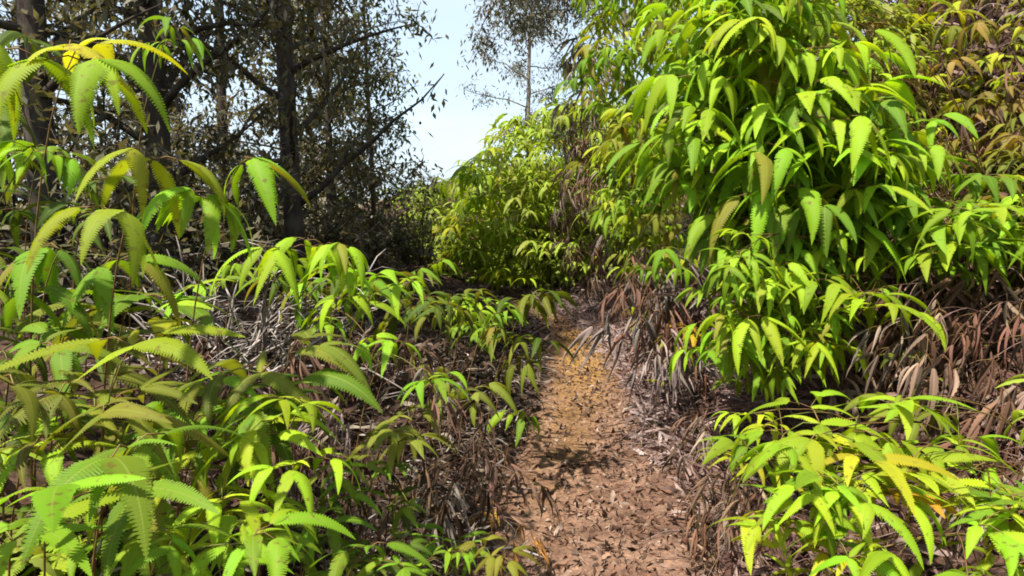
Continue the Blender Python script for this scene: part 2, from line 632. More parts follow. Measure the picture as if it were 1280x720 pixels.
def frond_mesh(name, seed, style='arch', ends=2, notch=.7, nseg=17, leafmat=None, wide=.135, L=.2):
    rd = random.Random(seed)
    mb = MB()

    def el():
        if style == 'hang':
            return R(rd.uniform(-25, 15)), R(rd.uniform(-92, -74))
        if style == 'flat':
            return R(rd.uniform(5, 25)), R(rd.uniform(-50, -15))
        if style == 'limp':
            return R(rd.uniform(-75, -30)), R(rd.uniform(-98, -85))
        return R(rd.uniform(5, 32)), R(rd.uniform(-82, -50))

    def bl(p, az, s=1.):
        e0, e1 = el()
        l = L * s * rd.uniform(.68, 1.15)
        w = l * wide * rd.uniform(.85, 1.12)
        blade(mb, p, az, l, w, e0, e1, notch * rd.uniform(.92, 1.06), nseg, rd.uniform(-.5, .5) if style != 'limp' else rd.uniform(-2.5, 2.5), rd.uniform(-.5, .5) if style != 'limp' else rd.uniform(-2, 2),
              pw=rd.uniform(.38, .8), fold=rd.uniform(-.05, .4) if style != 'limp' else rd.uniform(1.0, 2.2))

    hub = Vector((0, 0, 0))
    spread = R(rd.uniform(48, 70))
    for sgn in (-1, 1):
        az = sgn * spread + R(rd.uniform(-10, 10))
        al = L * rd.uniform(.22, .42)
        mid = Vector((math.cos(az) * al * .5, math.sin(az) * al * .5, al * .22))
        end = Vector((math.cos(az) * al, math.sin(az) * al, al * .12))
        if style == 'limp':
            mid.z = -al * .3; end.z = -al * .9
        mb.tube([hub, mid, end], .0016, .0012, 4, 1)
        if ends == 2:
            for q in (-1, 1):
                bl(end, az + q * R(rd.uniform(25, 45)))
            if rd.random() < .6:
                bl(end, az + R(rd.uniform(-8, 8)), .55)
        else:
            for q in (-1, 1):
                az2 = az + q * R(rd.uniform(28, 45))
                a2 = L * rd.uniform(.18, .32)
                e2 = end + Vector((math.cos(az2) * a2, math.sin(az2) * a2, a2 * (.05 if style != 'limp' else -.8)))
                mb.tube([end, (end + e2) / 2 + Vector((0, 0, a2 * .08)), e2], .0013, .001, 4, 1)
                for q2 in (-1, 1):
                    bl(e2, az2 + q2 * R(rd.uniform(22, 42)), .9)
            bl(end, az + sgn * R(rd.uniform(70, 110)), .7)
        bl(hub, sgn * R(rd.uniform(105, 150)), rd.uniform(.6, .9))
    # the unfurling middle shoot
    if style in ('arch', 'flat'):
        blade(mb, hub, R(rd.uniform(-20, 20)), L * .45, L * .45 * .12, R(55), R(-20), notch, max(6, nseg // 2), fold=.5)
    return mb.mesh(name, [leafmat or M_FERN, M_STALK])


FR = {
    'arch': [frond_mesh('frond', 100 + i, 'arch', 2 if i % 3 else 4, .62 if i % 2 else .72, 30) for i in range(7)],
    'hang': [frond_mesh('frond', 200 + i, 'hang', 2 if i % 2 else 4, .66, 28) for i in range(7)],
    'flat': [frond_mesh('frond', 300 + i, 'flat', 2, .58 if i % 2 else .7, 30) for i in range(5)],
    'comb': [frond_mesh('frond', 400 + i, 'arch', 2, .38, 34) for i in range(4)],
    'combhang': [frond_mesh('frond', 450 + i, 'hang', 2, .45, 34) for i in range(3)],
    'far': [frond_mesh('frond', 500 + i, 'arch' if i % 2 else 'hang', 4, .7, 9) for i in range(5)],
    'mass': [frond_mesh('frond', 550 + i, 'arch' if i % 2 else 'hang', 2, .7, 5) for i in range(6)],
    'limp': [frond_mesh('frond', 600 + i, 'limp', 4, .82, 12, M_DEAD, .045) for i in range(6)],
}
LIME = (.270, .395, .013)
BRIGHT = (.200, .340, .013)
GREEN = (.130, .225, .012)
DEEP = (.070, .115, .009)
YELLOW = (.295, .335, .014)
OLIVE = (.150, .165, .016)
GOLD = (.38, .23, .015)
ORANGE = (.38, .15, .018)
BROWN = (.15, .085, .055)
TAN = (.25, .175, .125)
GREY = (.22, .17, .145)
REDBROWN = (.17, .088, .058)


def jit(c, s=.16):
    k = U(1 - s, 1 + s)
    return tuple(max(0, v * k * U(1 - s * .4, 1 + s * .4)) for v in c)


def root_of(hub, side):
    """walk from the hub down the way the stalk grows until the ground is met"""
    d = {'r': Vector((.78, .30, -.55)), 'l': Vector((-.22, .10, -.97)), 'd': Vector((0, .05, -1)), 'f': Vector((.3, .55, -.78))}[side].normalized()
    p = Vector(hub)
    for _ in range(400):
        if p.z <= hz(p.x, p.y) - .02:
            return p
        p = p + d * .02
    return Vector((hub.x, hub.y, hz(hub.x, hub.y)))


def fern(label, hub, size, colors, kinds=('arch',), n=3, side='d', group=None, spread=.16, name='fern', cat='fern', yaw=None, tilt=20, stalk_r=.0026, stalkmat=None):
    base = root_of(hub, side)
    e = link(name, None, loc=base)
    e.empty_display_size = .05
    tag(e, label, cat, group)
    top = hub - base
    mb = MB()
    ln = top.length
    ctl = Vector((top.x * .25, top.y * .25, top.z * .75 + ln * .18 * (1 if side in 'r' else .5)))
    pts = bez(Vector((0, 0, 0)), ctl, top, 9)
    mb.tube(pts, stalk_r * 1.2, stalk_r * .55, 5)
    hubs = [top]
    for k in range(1, n):
        j = len(pts) - 1 - random.choice((1, 2, 3)) if len(pts) > 4 else 1
        o = Vector((U(-1, 1), U(-1, .35), U(-.9, .15))) * spread * (size ** .5)
        h = top + o
        gz = hz(base.x + h.x, base.y + h.y) - base.z
        if h.z < gz + .06:
            h.z = gz + U(.06, .14)
        mb.tube(bez(pts[j], (pts[j] + h) / 2 + Vector((0, 0, .04)), h, 5), stalk_r * .65, stalk_r * .45, 4)
        hubs.append(h)
    link('stalk', mb.mesh('stalk', [stalkmat or M_STALK]), e)
    for k, h in enumerate(hubs):
        me = random.choice(FR[random.choice(kinds)])
        z = yaw if (yaw is not None and k == 0) else U(0, 360)
        link('frond', me, e, h, (R(U(-tilt, tilt)), R(U(-tilt, tilt)), R(z)),
             size * U(.78, 1.15), jit(random.choice(colors), .2))
    return e


def px_fern(label, px, py, depth, blade_px, colors, kinds=('arch',), n=3, side='d', group=None, spread=.16, **kw):
    if depth is None or depth < 0:
        t = hit(px, py)
        depth = (t or 6) - (-(depth) if depth else .3)
    size = blade_px * depth / F / .2
    return fern(label, at(px, py, depth), size, colors, kinds, n, side, group, spread, **kw)


def inside(poly, x, y):
    c = False
    j = len(poly) - 1
    for i in range(len(poly)):
        (xi, yi), (xj, yj) = poly[i], poly[j]
        if (yi > y) != (yj > y) and x < (xj - xi) * (y - yi) / (yj - yi) + xi:
            c = not c
        j = i
    return c


def scatter(poly, count, mind):
    xs_ = [p[0] for p in poly]; ys_ = [p[1] for p in poly]
    out = []
    tries = 0
    while len(out) < count and tries < count * 60:
        tries += 1
        x, y = U(min(xs_), max(xs_)), U(min(ys_), max(ys_))
        if inside(poly, x, y) and all((x - a) ** 2 + (y - b) ** 2 > mind * mind for a, b in out):
            out.append((x, y))
    return out

#@@HEROES
# ---- the ferns one can point at: (label, px, py, distance, leaflet length in px, colours, kinds, fronds, side)
HERO = [
    ('sunlit lime fern between the level olive fern and the star-shaped fern', 300, 560, 1.45, 98, [LIME, BRIGHT], ('hang', 'arch'), 3, 'l'),
    ('bright lime comb-leaved fern at the left edge just above the bottom left corner', 40, 560, 1.25, 125, [LIME, BRIGHT], ('comb', 'hang'), 3, 'l'),
    ('bright green fern with level leaflets just below the dome-shaped fern', 430, 372, 2.2, 58, [BRIGHT, LIME], ('hang', 'arch'), 3, 'l'),
    ('pale lime fern topping the lit bank, cut off by the top edge', 1010, 30, 3.0, 78, [LIME], ('hang',), 4, 'r'),
    ('yellow-green fern arching in from the upper left corner, highest on that side', 95, 62, 1.5, 128, [LIME, YELLOW, LIME], ('arch', 'combhang'), 3, 'l'),
    ('backlit yellow-green fern with long hanging comb leaflets against the dark trunk', 190, 200, 1.5, 118, [LIME, YELLOW], ('combhang',), 2, 'l'),
    ('yellow-green fern drooping before the tree trunks just above the grey twig bush', 300, 206, 1.7, 88, [LIME, BRIGHT], ('hang',), 2, 'l'),
    ('green fern cut off by the left edge of the picture below the highest arching fern', 5, 195, 1.5, 80, [BRIGHT], ('hang',), 2, 'l'),
    ('mid green fern in half shade under the backlit hanging fern', 75, 312, 1.7, 100, [GREEN], ('arch', 'hang'), 3, 'l'),
    ('olive yellow fern with one long leaflet lying level across a dark hollow', 165, 432, 1.35, 120, [OLIVE, YELLOW], ('flat',), 3, 'l'),
    ('fern with finely toothed comb leaflets hanging at the left edge', 90, 476, 1.35, 125, [GREEN, OLIVE], ('comb',), 3, 'l'),
    ('large bright fern with broad leaflets sweeping down to the bottom left corner', 160, 560, 1.1, 165, [BRIGHT, GREEN], ('comb', 'flat'), 4, 'l'),
    ('upright green fern behind the bright star-shaped fern', 262, 482, 1.6, 88, [BRIGHT, GREEN], ('arch',), 3, 'l'),
    ('bright lime star-shaped fern standing clear above the dark litter', 382, 505, 1.5, 88, [LIME], ('arch',), 2, 'l'),
    ('lime fern with six long drooping leaflets just under the star-shaped fern', 372, 578, 1.4, 102, [LIME, BRIGHT], ('arch',), 3, 'l'),
    ('dome-shaped green fern beside the grey twig bush', 405, 306, 2.3, 82, [BRIGHT, LIME], ('hang', 'arch'), 4, 'l'),
    ('green fern with two bright leaflets right of the dome-shaped fern', 472, 345, 2.5, 62, [BRIGHT], ('arch',), 3, 'l'),
    ('small green fern with one straight hanging leaflet above brown litter', 492, 428, 2.1, 62, [BRIGHT, GREEN], ('hang', 'arch'), 2, 'l'),
    ('small pale green fern between bleached stalks left of the trail', 540, 478, 2.3, 50, [LIME, OLIVE], ('hang',), 2, 'l'),
    ('tiny green fern hanging over the left edge of the trail', 652, 524, 3.2, 42, [BRIGHT], ('hang',), 1, 'l'),
    ('deep green low fern where the trail bends out of sight', 602, 388, 4.2, 50, [GREEN, BRIGHT], ('flat', 'arch'), 4, 'l'),
    ('green fern behind the low fern at the bend of the trail', 565, 372, 4.8, 46, [BRIGHT, GREEN], ('flat', 'arch'), 3, 'l'),
    ('bright fern cut off by the bottom edge below the star-shaped fern', 318, 668, 1.1, 100, [LIME, BRIGHT], ('comb', 'arch'), 3, 'l'),
    ('fern with pale leaflets cut off by the bottom edge beside the bottom left corner', 215, 672, 1.05, 110, [BRIGHT], ('comb', 'arch'), 3, 'l'),
    ('dark green fern at the bottom edge halfway between corner and trail', 460, 684, 1.4, 78, [GREEN, DEEP], ('arch',), 3, 'l'),
    ('small bright fern at the bottom edge nearest to the left side of the trail', 560, 690, 1.75, 46, [LIME, BRIGHT], ('arch',), 3, 'l'),
    ('small vivid green fern in front of the grey twig bush', 228, 366, 2.0, 52, [BRIGHT], ('flat',), 2, 'l'),
    ('dark fern clinging in the branches at the top left', 210, 50, 2.6, 50, [GREEN], ('hang',), 2, 'l'),
    ('olive fern half in shade with one hanging leaflet beside bleached stalks', 405, 640, 1.7, 75, [OLIVE, GREEN], ('arch',), 3, 'l'),
    ('olive green fern above the bleached stalks, two steps from the trail', 500, 520, 2.0, 66, [OLIVE, GREEN], ('arch', 'hang'), 3, 'l'),
    # right of the trail
    ('largest lime fern drooping from the bank at the top of the picture', 935, 62, 2.9, 84, [LIME, BRIGHT], ('hang',), 5, 'r'),
    ('bright green fern hanging out farthest over the trail from the bank', 875, 185, 3.2, 70, [BRIGHT], ('hang',), 4, 'r'),
    ('bright fern with long vertical leaflets in the middle of the bank', 935, 190, 2.9, 84, [BRIGHT, LIME], ('hang',), 4, 'r'),
    ('pale lime fern on the crest of the lit bank', 990, 120, 2.9, 88, [LIME], ('hang', 'arch'), 5, 'r'),
    ('sunlit fern with one leaflet held level on the bank', 1040, 190, 2.8, 90, [LIME, BRIGHT], ('arch',), 4, 'r'),
    ('broad lime fern at the outer right shoulder of the lit bank', 1085, 195, 2.9, 72, [LIME], ('arch', 'hang'), 5, 'r'),
    ('green fern below the level leaflet, deep in the bank', 985, 255, 2.9, 86, [BRIGHT, GREEN], ('hang',), 4, 'r'),
    ('green fern with wide leaflets reaching toward the brown litter slope', 1185, 268, 2.7, 78, [BRIGHT], ('arch', 'flat'), 4, 'r'),
    ('green fern cut off by the right edge above the brown litter slope', 1248, 262, 2.6, 78, [BRIGHT, LIME], ('arch', 'flat'), 4, 'r'),
    ('bushy green fern low on the bank above the dark hollow', 955, 290, 2.9, 60, [BRIGHT], ('arch', 'hang'), 4, 'r'),
    ('bright green fern halfway down the foot of the bank', 960, 350, 2.8, 66, [BRIGHT, LIME], ('arch', 'hang'), 5, 'r'),
    ('bright fern at the right of the bank foot beside red-brown litter', 1035, 345, 2.7, 68, [BRIGHT, LIME], ('arch',), 4, 'r'),
    ('lowest fern of the lit bank, fringe of short leaflets over the trail edge', 925, 432, 2.8, 52, [BRIGHT], ('hang',), 5, 'r'),
    ('pale green fern beside the lowest fringe fern of the bank', 985, 420, 2.7, 62, [LIME, BRIGHT], ('hang', 'arch'), 4, 'r'),
    ('small yellowish fern at the right edge of the trail, upper of two', 932, 518, 2.1, 44, [YELLOW, LIME], ('arch',), 3, 'r'),
    ('small yellowish fern at the right edge of the trail, lower of two', 945, 572, 1.95, 50, [YELLOW], ('arch',), 3, 'r'),
    ('big lime fern with broad leaflets at the lower right of the trail', 1025, 530, 1.7, 96, [LIME, BRIGHT], ('arch', 'hang'), 4, 'r'),
    ('lime fern leaning right beside the big broad-leaved fern', 1120, 505, 1.75, 92, [BRIGHT, LIME], ('arch', 'flat'), 3, 'r'),
    ('fern with yellowed and orange dying leaflets at the lower right', 1165, 590, 1.6, 92, [YELLOW, GOLD, LIME], ('arch', 'flat'), 4, 'r'),
    ('lime fern in front of the dying orange fern', 1070, 610, 1.5, 92, [LIME], ('flat', 'arch'), 4, 'r'),
    ('yellow-green fern cut off by the bottom edge right of the trail', 960, 650, 1.55, 72, [LIME, YELLOW], ('arch',), 4, 'r'),
    ('bright fern cut off by the bottom edge below the dying orange fern', 1100, 685, 1.35, 100, [BRIGHT, LIME], ('arch',), 3, 'r'),
    ('green fern in the bottom right corner', 1262, 620, 1.45, 88, [BRIGHT, GREEN], ('flat',), 3, 'r'),
    ('thin olive fern on the litter slope above the dying orange fern', 1180, 520, 2.0, 50, [OLIVE], ('hang',), 2, 'r'),
    ('small olive fern standing alone on the brown litter slope', 1130, 445, 2.4, 38, [OLIVE, YELLOW], ('arch',), 2, 'r'),
    ('small yellow fern at the foot of the bank beside the far trail', 858, 408, 4.2, 34, [YELLOW, GOLD], ('arch',), 3, 'r'),
    ('tiny yellow fern on the trail edge between far litter and bank', 822, 476, 4.0, 20, [YELLOW], ('flat',), 1, 'd'),
    ('yellowing fern hanging above the dead thatch left of the lit bank', 800, 385, 5.2, 26, [YELLOW], ('hang',), 2, 'r'),
    ('green fern hanging in shade under the overhanging bank', 826, 312, 4.3, 40, [GREEN, BRIGHT], ('hang',), 4, 'r'),
    ('tall olive fern at the top of the thicket left of the lit bank', 805, 20, 4.4, 42, [OLIVE, LIME], ('hang',), 4, 'r'),
    ('fern with long hanging leaflets in the thicket below the tall olive fern', 795, 160, 4.6, 42, [BRIGHT, OLIVE], ('hang',), 4, 'r'),
]
for (lb, px, py, dep, bpx, cols, kinds, n, side) in HERO:
    px_fern(lb, px, py, dep, bpx, cols, kinds, n, side, tilt=16)

# ---- ferns massed so that nothing tells them apart: one shared label a patch
PATCH = [
    # poly, count, spacing, distance (or None: that far in front of the ground), leaflet px, colours, kinds, fronds, side, label, group
    ([(865, -30), (1000, -30), (1045, 90), (1110, 160), (1110, 250), (1060, 310), (925, 300), (885, 240), (860, 120)], 62, 27, (2.9, 3.6), (50, 78),
     [BRIGHT, LIME, BRIGHT, GREEN], ('hang', 'arch', 'hang'), 4, 'r', 'bright green fern packed among others on the steep sunlit bank', 'ferns packed on the sunlit bank'),
    ([(915, 290), (1050, 300), (1045, 420), (925, 450), (905, 400)], 24, 22, (2.6, 3.2), (34, 54),
     [BRIGHT, LIME, BRIGHT], ('arch', 'hang'), 4, 'r', 'small-leaved bright fern crowded on the foot of the sunlit bank', 'small-leaved ferns at the foot of the bank'),
    ([(1060, -20), (1290, -20), (1290, 270), (1190, 230), (1110, 110)], 46, 30, (3.9, 5.2), (30, 48),
     [OLIVE, YELLOW, OLIVE, (.20, .15, .03)], ('hang', 'arch'), 3, 'r', 'olive and yellowish fern on the shaded slope at the upper right', 'olive ferns at the upper right'),
    ([(1100, 200), (1290, 220), (1290, 310), (1110, 310)], 9, 40, (2.8, 3.1), (55, 75),
     [BRIGHT, GREEN], ('arch', 'hang'), 3, 'r', 'green fern along the upper rim of the brown litter slope', 'ferns along the rim of the litter slope'),
    ([(735, -30), (850, -30), (860, 240), (850, 320), (790, 330), (755, 260), (745, 120)], 36, 23, (4.6, 6.4), (26, 42),
     [OLIVE, BRIGHT, GREEN, YELLOW], ('hang',), 4, 'r', 'fern with drooping leaflets in the shaded thicket beyond the lit bank', 'ferns in the thicket beyond the lit bank'),
    ([(600, 185), (690, 130), (780, 120), (790, 320), (690, 345), (560, 330), (552, 290)], 22, 30, (9.5, 12.5), (20, 30),
     [LIME, YELLOW, LIME, BRIGHT], ('far',), 5, 'f', 'small distant yellow-green fern on the slope beyond the bend', 'distant ferns beyond the bend'),
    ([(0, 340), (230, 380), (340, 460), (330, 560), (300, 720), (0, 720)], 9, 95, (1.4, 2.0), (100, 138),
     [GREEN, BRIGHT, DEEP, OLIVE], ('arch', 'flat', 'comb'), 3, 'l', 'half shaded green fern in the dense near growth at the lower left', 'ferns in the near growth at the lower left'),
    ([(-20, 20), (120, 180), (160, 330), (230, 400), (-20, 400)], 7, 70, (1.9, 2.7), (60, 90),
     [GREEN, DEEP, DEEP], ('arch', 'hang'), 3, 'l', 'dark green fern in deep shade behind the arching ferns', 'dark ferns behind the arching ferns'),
    ([(300, 330), (520, 330), (680, 370), (640, 430), (500, 375), (300, 350)], 13, 36, (3.0, 4.6), (38, 58),
     [GREEN, BRIGHT, OLIVE, DEEP], ('arch', 'hang'), 3, 'l', 'green fern on the left bank toward the bend of the trail', 'ferns on the left bank toward the bend'),
    ([(400, 560), (560, 600), (610, 720), (380, 720)], 9, 40, (1.6, 2.0), (48, 66),
     [GREEN, DEEP, OLIVE], ('arch',), 2, 'l', 'low green fern among bleached stalks beside the near trail', 'low ferns among bleached stalks'),
    ([(940, 540), (1180, 560), (1290, 650), (1290, 720), (960, 720)], 9, 60, (1.4, 1.8), (70, 96),
     [LIME, BRIGHT, YELLOW], ('arch', 'flat'), 3, 'r', 'lime fern in the near clump at the lower right', 'ferns in the near clump at the lower right'),
]
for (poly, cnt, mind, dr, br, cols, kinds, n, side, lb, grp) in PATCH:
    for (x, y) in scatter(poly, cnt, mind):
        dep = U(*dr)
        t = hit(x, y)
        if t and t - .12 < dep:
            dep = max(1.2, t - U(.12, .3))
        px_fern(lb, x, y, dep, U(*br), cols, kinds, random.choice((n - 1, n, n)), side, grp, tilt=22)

# ---- the fern thicket beyond, smaller in the picture than all the ferns above: one mass
def frond_arrays(me):
    v = np.empty(len(me.vertices) * 3, np.float32); me.vertices.foreach_get('co', v)
    f = np.empty(len(me.loops), np.int32); me.loops.foreach_get('vertex_index', f)
    ls = np.empty(len(me.polygons), np.int32); me.polygons.foreach_get('loop_total', ls)
    mi = np.empty(len(me.polygons), np.int32); me.polygons.foreach_get('material_index', mi)
    return v.reshape(-1, 3), f, ls, mi


def fern_mass(label, places, mat):
    src = [frond_arrays(m) for m in FR['mass']]
    VV, FF, LS, MI = [], [], [], []
    off = 0
    st = MB()
    for (hub, size, side) in places:
        base = root_of(hub, side)
        top = hub - base
        st.tube(bez(base, base + Vector((top.x * .2, top.y * .2, top.z * .8)), hub, 5), .004, .002, 3)
        for k in range(4):
            v, f, ls, mi = random.choice(src)
            h = hub + (Vector((0, 0, 0)) if k == 0 else Vector((U(-.3, .3), U(-.3, .1), U(-.3, .1))))
            h.z = max(h.z, hz(h.x, h.y) + .08)
            M3 = np.array((Euler((U(-.3, .3), U(-.3, .3), U(0, 6.3))).to_matrix() * (size * U(.75, 1.2))))
            VV.append(v @ M3.T + np.array(h)); FF.append(f + off); LS.append(ls); MI.append(mi)
            off += len(v)
    me = bpy.data.meshes.new('fern_thicket')
    V = np.concatenate(VV); Fi = np.concatenate(FF); L = np.concatenate(LS); Mi = np.concatenate(MI)
    sv = np.array(st.v, np.float32)
    sf = np.concatenate([np.array(q, np.int32) for q in st.f]) + off
    sl = np.array([len(q) for q in st.f], np.int32)
    V = np.concatenate([V, sv]); Fi = np.concatenate([Fi, sf]); L = np.concatenate([L, sl]); Mi = np.concatenate([Mi, np.ones(len(sl), np.int32)])
    me.vertices.add(len(V)); me.vertices.foreach_set('co', V.astype(np.float32).ravel())
    me.loops.add(len(Fi)); me.loops.foreach_set('vertex_index', Fi.astype(np.int32))
    me.polygons.add(len(L))
    me.polygons.foreach_set('loop_start', np.concatenate([[0], np.cumsum(L)[:-1]]).astype(np.int32))
    me.materials.append(mat); me.materials.append(M_STALK)
    me.polygons.foreach_set('material_index', Mi.astype(np.int32))
    me.update(); me.validate()
    return tag(link('fern_thicket', me), label, 'fern thicket', kind='stuff')


M_MASS = mat_leaf('thicket_leaf', [(.22, .24, .03), (.30, .40, .03), (.20, .29, .025), (.32, .42, .03), (.15, .19, .02), (.30, .31, .05), (.25, .38, .03)], .48, .6)
PL = []
for (x, y) in scatter([(990, -40), (1110, -40), (1110, 90), (1030, 60)], 26, 17):
    PL.append((at(x, y, U(3.9, 4.8)), U(28, 42) * 4.3 / F / .2, 'r'))
for (x, y) in scatter([(600, 185), (690, 130), (780, 120), (790, 320), (690, 345), (560, 330), (552, 290)], 230, 9):
    dep = U(9.5, 12.8)
    t = hit(x, y)
    if t and t - .12 < dep: dep = max(7, t - U(.1, .3))
    PL.append((at(x, y, dep), U(18, 30) * dep / F / .2, 'f'))
for (x, y) in scatter([(745, -30), (850, -30), (860, 220), (790, 320), (750, 300), (735, 120)], 40, 18):
    dep = U(6.2, 8.5)
    t = hit(x, y)
    if t and t - .12 < dep: dep = max(5, t - U(.1, .3))
    PL.append((at(x, y, dep), U(24, 36) * dep / F / .2, 'r'))
for (x, y) in scatter([(505, 235), (565, 225), (575, 320), (500, 320)], 40, 9):
    dep = U(10, 13)
    t = hit(x, y)
    if t and t - .15 < dep: dep = max(6, t - U(.1, .4))
    PL.append((at(x, y, dep), U(16, 26) * dep / F / .2, 'd'))
for _ in range(400):
    # the growth goes on up the bank and into the undergrowth on both sides
    x, y = U(-4.5, 5.2), U(.6, 7)
    px = 640 + F * x / y
    if (x > 0 and px > 1360) or (x < 0 and px < -60):
        PL.append((Vector((x, y, hz(x, y) + U(.2, .55))), U(.7, 1.1), 'd'))
fern_mass('soft yellow-green fern thicket on the slope beyond the bend of the trail', PL, M_MASS)

# ---- dead ferns
DEADP = [
    ([(705, 110), (740, 30), (775, 200), (790, 340), (720, 340), (700, 240)], 16, 26, (6.4, 8.5), (24, 38), [BROWN, GREY, TAN, BROWN], 4, 'f',
     'dead grey-brown fern hanging in the thicket beyond the lit bank', 'dead ferns hanging in the thicket'),
    ([(790, 290), (900, 290), (900, 470), (850, 480), (800, 400)], 12, 24, (4.0, 5.2), (44, 60), [BROWN, GREY, REDBROWN], 3, 'r',
     'dead brown fern hanging under the overhang of the lit bank', 'dead ferns under the overhang'),
    ([(1050, 30), (1290, 30), (1290, 330), (1120, 320)], 26, 32, (4.2, 5.4), (36, 52), [BROWN, REDBROWN, BROWN], 3, 'r',
     'dead red-brown fern among the olive ferns at the upper right', 'dead ferns at the upper right'),
    ([(1090, 330), (1280, 330), (1280, 560), (1100, 480)], 14, 36, (2.4, 3), (60, 80), [REDBROWN, BROWN, TAN], 3, 'r',
     'dead brown fern collapsed on the litter slope at the right', 'dead ferns collapsed on the litter slope'),
    ([(230, 380), (480, 390), (620, 480), (600, 640), (430, 620), (280, 480)], 22, 34, (2.0, 3.4), (48, 66), [BROWN, GREY, (.09, .05, .03)], 3, 'l',
     'dead brown fern sunk in the shaded litter left of the trail', 'dead ferns left of the trail'),
    ([(870, 480), (930, 560), (930, 700), (880, 700), (850, 560)], 8, 34, (2.0, 2.8), (44, 60), [REDBROWN, BROWN, TAN], 3, 'r',
     'dead red-brown fern fallen along the right edge of the trail', 'dead ferns along the right trail edge'),
]
for (poly, cnt, mind, dr, br, cols, n, side, lb, grp) in DEADP:
    for (x, y) in scatter(poly, cnt, mind):
        dep = U(*dr)
        t = hit(x, y)
        if t and t - .06 < dep:
            dep = max(1.2, t - U(.06, .2))
        px_fern(lb, x, y, dep, U(*br), cols, ('limp',), n, side, grp, tilt=30, name='dead_fern', cat='dead fern', stalkmat=M_LITTER)

# ------------------------------------------------------------------ litter
def strip(mb, p, az, L, W, pitch, curl, twist, n=5):
    V = []; Fc = []
    p = Vector(p)
    a = az; e = pitch
    tw = U(0, 6)
    for i in range(n + 1):
        t = i / n
        d = Vector((math.cos(a) * math.cos(e), math.sin(a) * math.cos(e), math.sin(e)))
        side = Vector((-math.sin(a), math.cos(a), 0))
        nn = d.cross(side)
        s = side * math.cos(tw) + nn * math.sin(tw)
        w = W * math.sin(math.pi * (.12 + .86 * t)) + .0006
        V += [p - s * w, p + s * w]
        if i < n:
            Fc.append((2 * i, 2 * i + 1, 2 * i + 3, 2 * i + 2))
        p = p + d * (L / n)
        a += U(-.5, .5) * curl; e += U(-.6, .5) * curl; tw += U(-1, 1) * twist
        g = hz(p.x, p.y) + .004
        if p.z < g:
            p.z = g + .004; e = abs(e) * .4
    mb.add(V, Fc)


def slope_az(x, y):
    e = .08
    gx = (hz(x + e, y) - hz(x - e, y)) / (2 * e); gy = (hz(x, y + e) - hz(x, y - e)) / (2 * e)
    return math.atan2(-gy, -gx), math.hypot(gx, gy)


def litter(name, mat, label, cat, n, region, Lr, Wr, lift=.06, stems=.35, flat=False):
    mb = MB()
    cnt = 0
    for _ in range(n * 6):
        if cnt >= n: break
        x, y = region()
        if x is None: continue
        cnt += 1
        L = U(*Lr)
        az, sl = slope_az(x, y)
        a = az + random.gauss(0, 1.0 if sl > .5 else 3)
        z = hz(x, y) + U(.005, lift)
        if random.random() < stems:
            pts = [Vector((x, y, z))]
            e = U(-.2, .5); L2 = L * 1.7
            for i in range(6):
                q = pts[-1] + Vector((math.cos(a) * math.cos(e), math.sin(a) * math.cos(e), math.sin(e))) * (L2 / 6)
                q.z = max(q.z, hz(q.x, q.y) + .004)
                pts.append(q)
                a += U(-.35, .35); e -= U(.0, .35)
            mb.tube(pts, U(.0015, .0034), .001, 3)
        else:
            strip(mb, (x, y, z), a, L, U(*Wr), 0 if flat else U(-.2, .7), .25 if flat else 1., .2 if flat else .9)
    o = link(name, mb.mesh(name, [mat], True))
    tag(o, label, cat, kind='stuff')
    return o


def reg_right():
    y = U(1.0, 6.8)
    x = float(center(y) + halfw(y)) + U(-.08, 1) ** 1 * 2.6
    return x, y


def reg_right_edge():
    y = U(1.2, 8.5)
    x = float(center(y) + halfw(y)) + random.gauss(.12, .16)
    return x, y


def reg_far():
    y = U(3.6, 12.5)
    x = float(center(y) + halfw(y)) - .35 + 2.2 * random.random() ** 1.4
    return x, y


def reg_left():
    y = U(.9, 7.5)
    x = float(center(y) - halfw(y)) - (abs(random.gauss(0, 1.1)) - .05)
    return x, y


def reg_left_edge():
    y = U(1.2, 8)
    x = float(center(y) - halfw(y)) - abs(random.gauss(.1, .3)) + .06
    return x, y


def reg_path():
    y = 1.4 + 8.5 * random.random() ** 1.7
    x = float(center(y)) + random.gauss(.06, .6) * float(halfw(y))
    return x, y


litter('dead_fern_litter', M_LITTER, 'tangled brown dead fern leaves and stalks covering the right bank', 'fern litter', 6500, reg_right, (.08, .22), (.006, .016), .14)
litter('dead_fern_litter', M_LITTER, 'reddish dead fern leaves heaped along the right edge of the trail', 'fern litter', 3200, reg_right_edge, (.06, .18), (.005, .013), .10)
litter('dead_fern_litter', M_PALELITTER, 'pale pinkish grey dead fern thatch on the slope at the bend', 'fern litter', 8500, reg_far, (.08, .24), (.006, .013), .10)
litter('dead_fern_litter', M_DARKLITTER, 'dark shaded dead fern tangle covering the left bank', 'fern litter', 7000, reg_left, (.08, .24), (.006, .015), .16)
litter('dead_fern_litter', M_TWIG, 'bleached curly fern stalks along the left edge of the trail', 'fern litter', 900, reg_left_edge, (.06, .2), (.003, .007), .16, .6)
litter('leaf_litter', M_CHIP, 'small broken brown leaf bits strewn over the dirt trail', 'leaf litter', 12000, reg_path, (.012, .075), (.003, .014), .016, .2, False)

# ------------------------------------------------------------------ trees
def leafq(mb, p, d, up, L, W):
    s = d.cross(up)
    if s.length < 1e-3: s = Vector((1, 0, 0))
    s.normalize()
    mb.add([p, p + d * L * .45 + s * W, p + d * L, p + d * L * .45 - s * W], [(0, 1, 2, 3)])


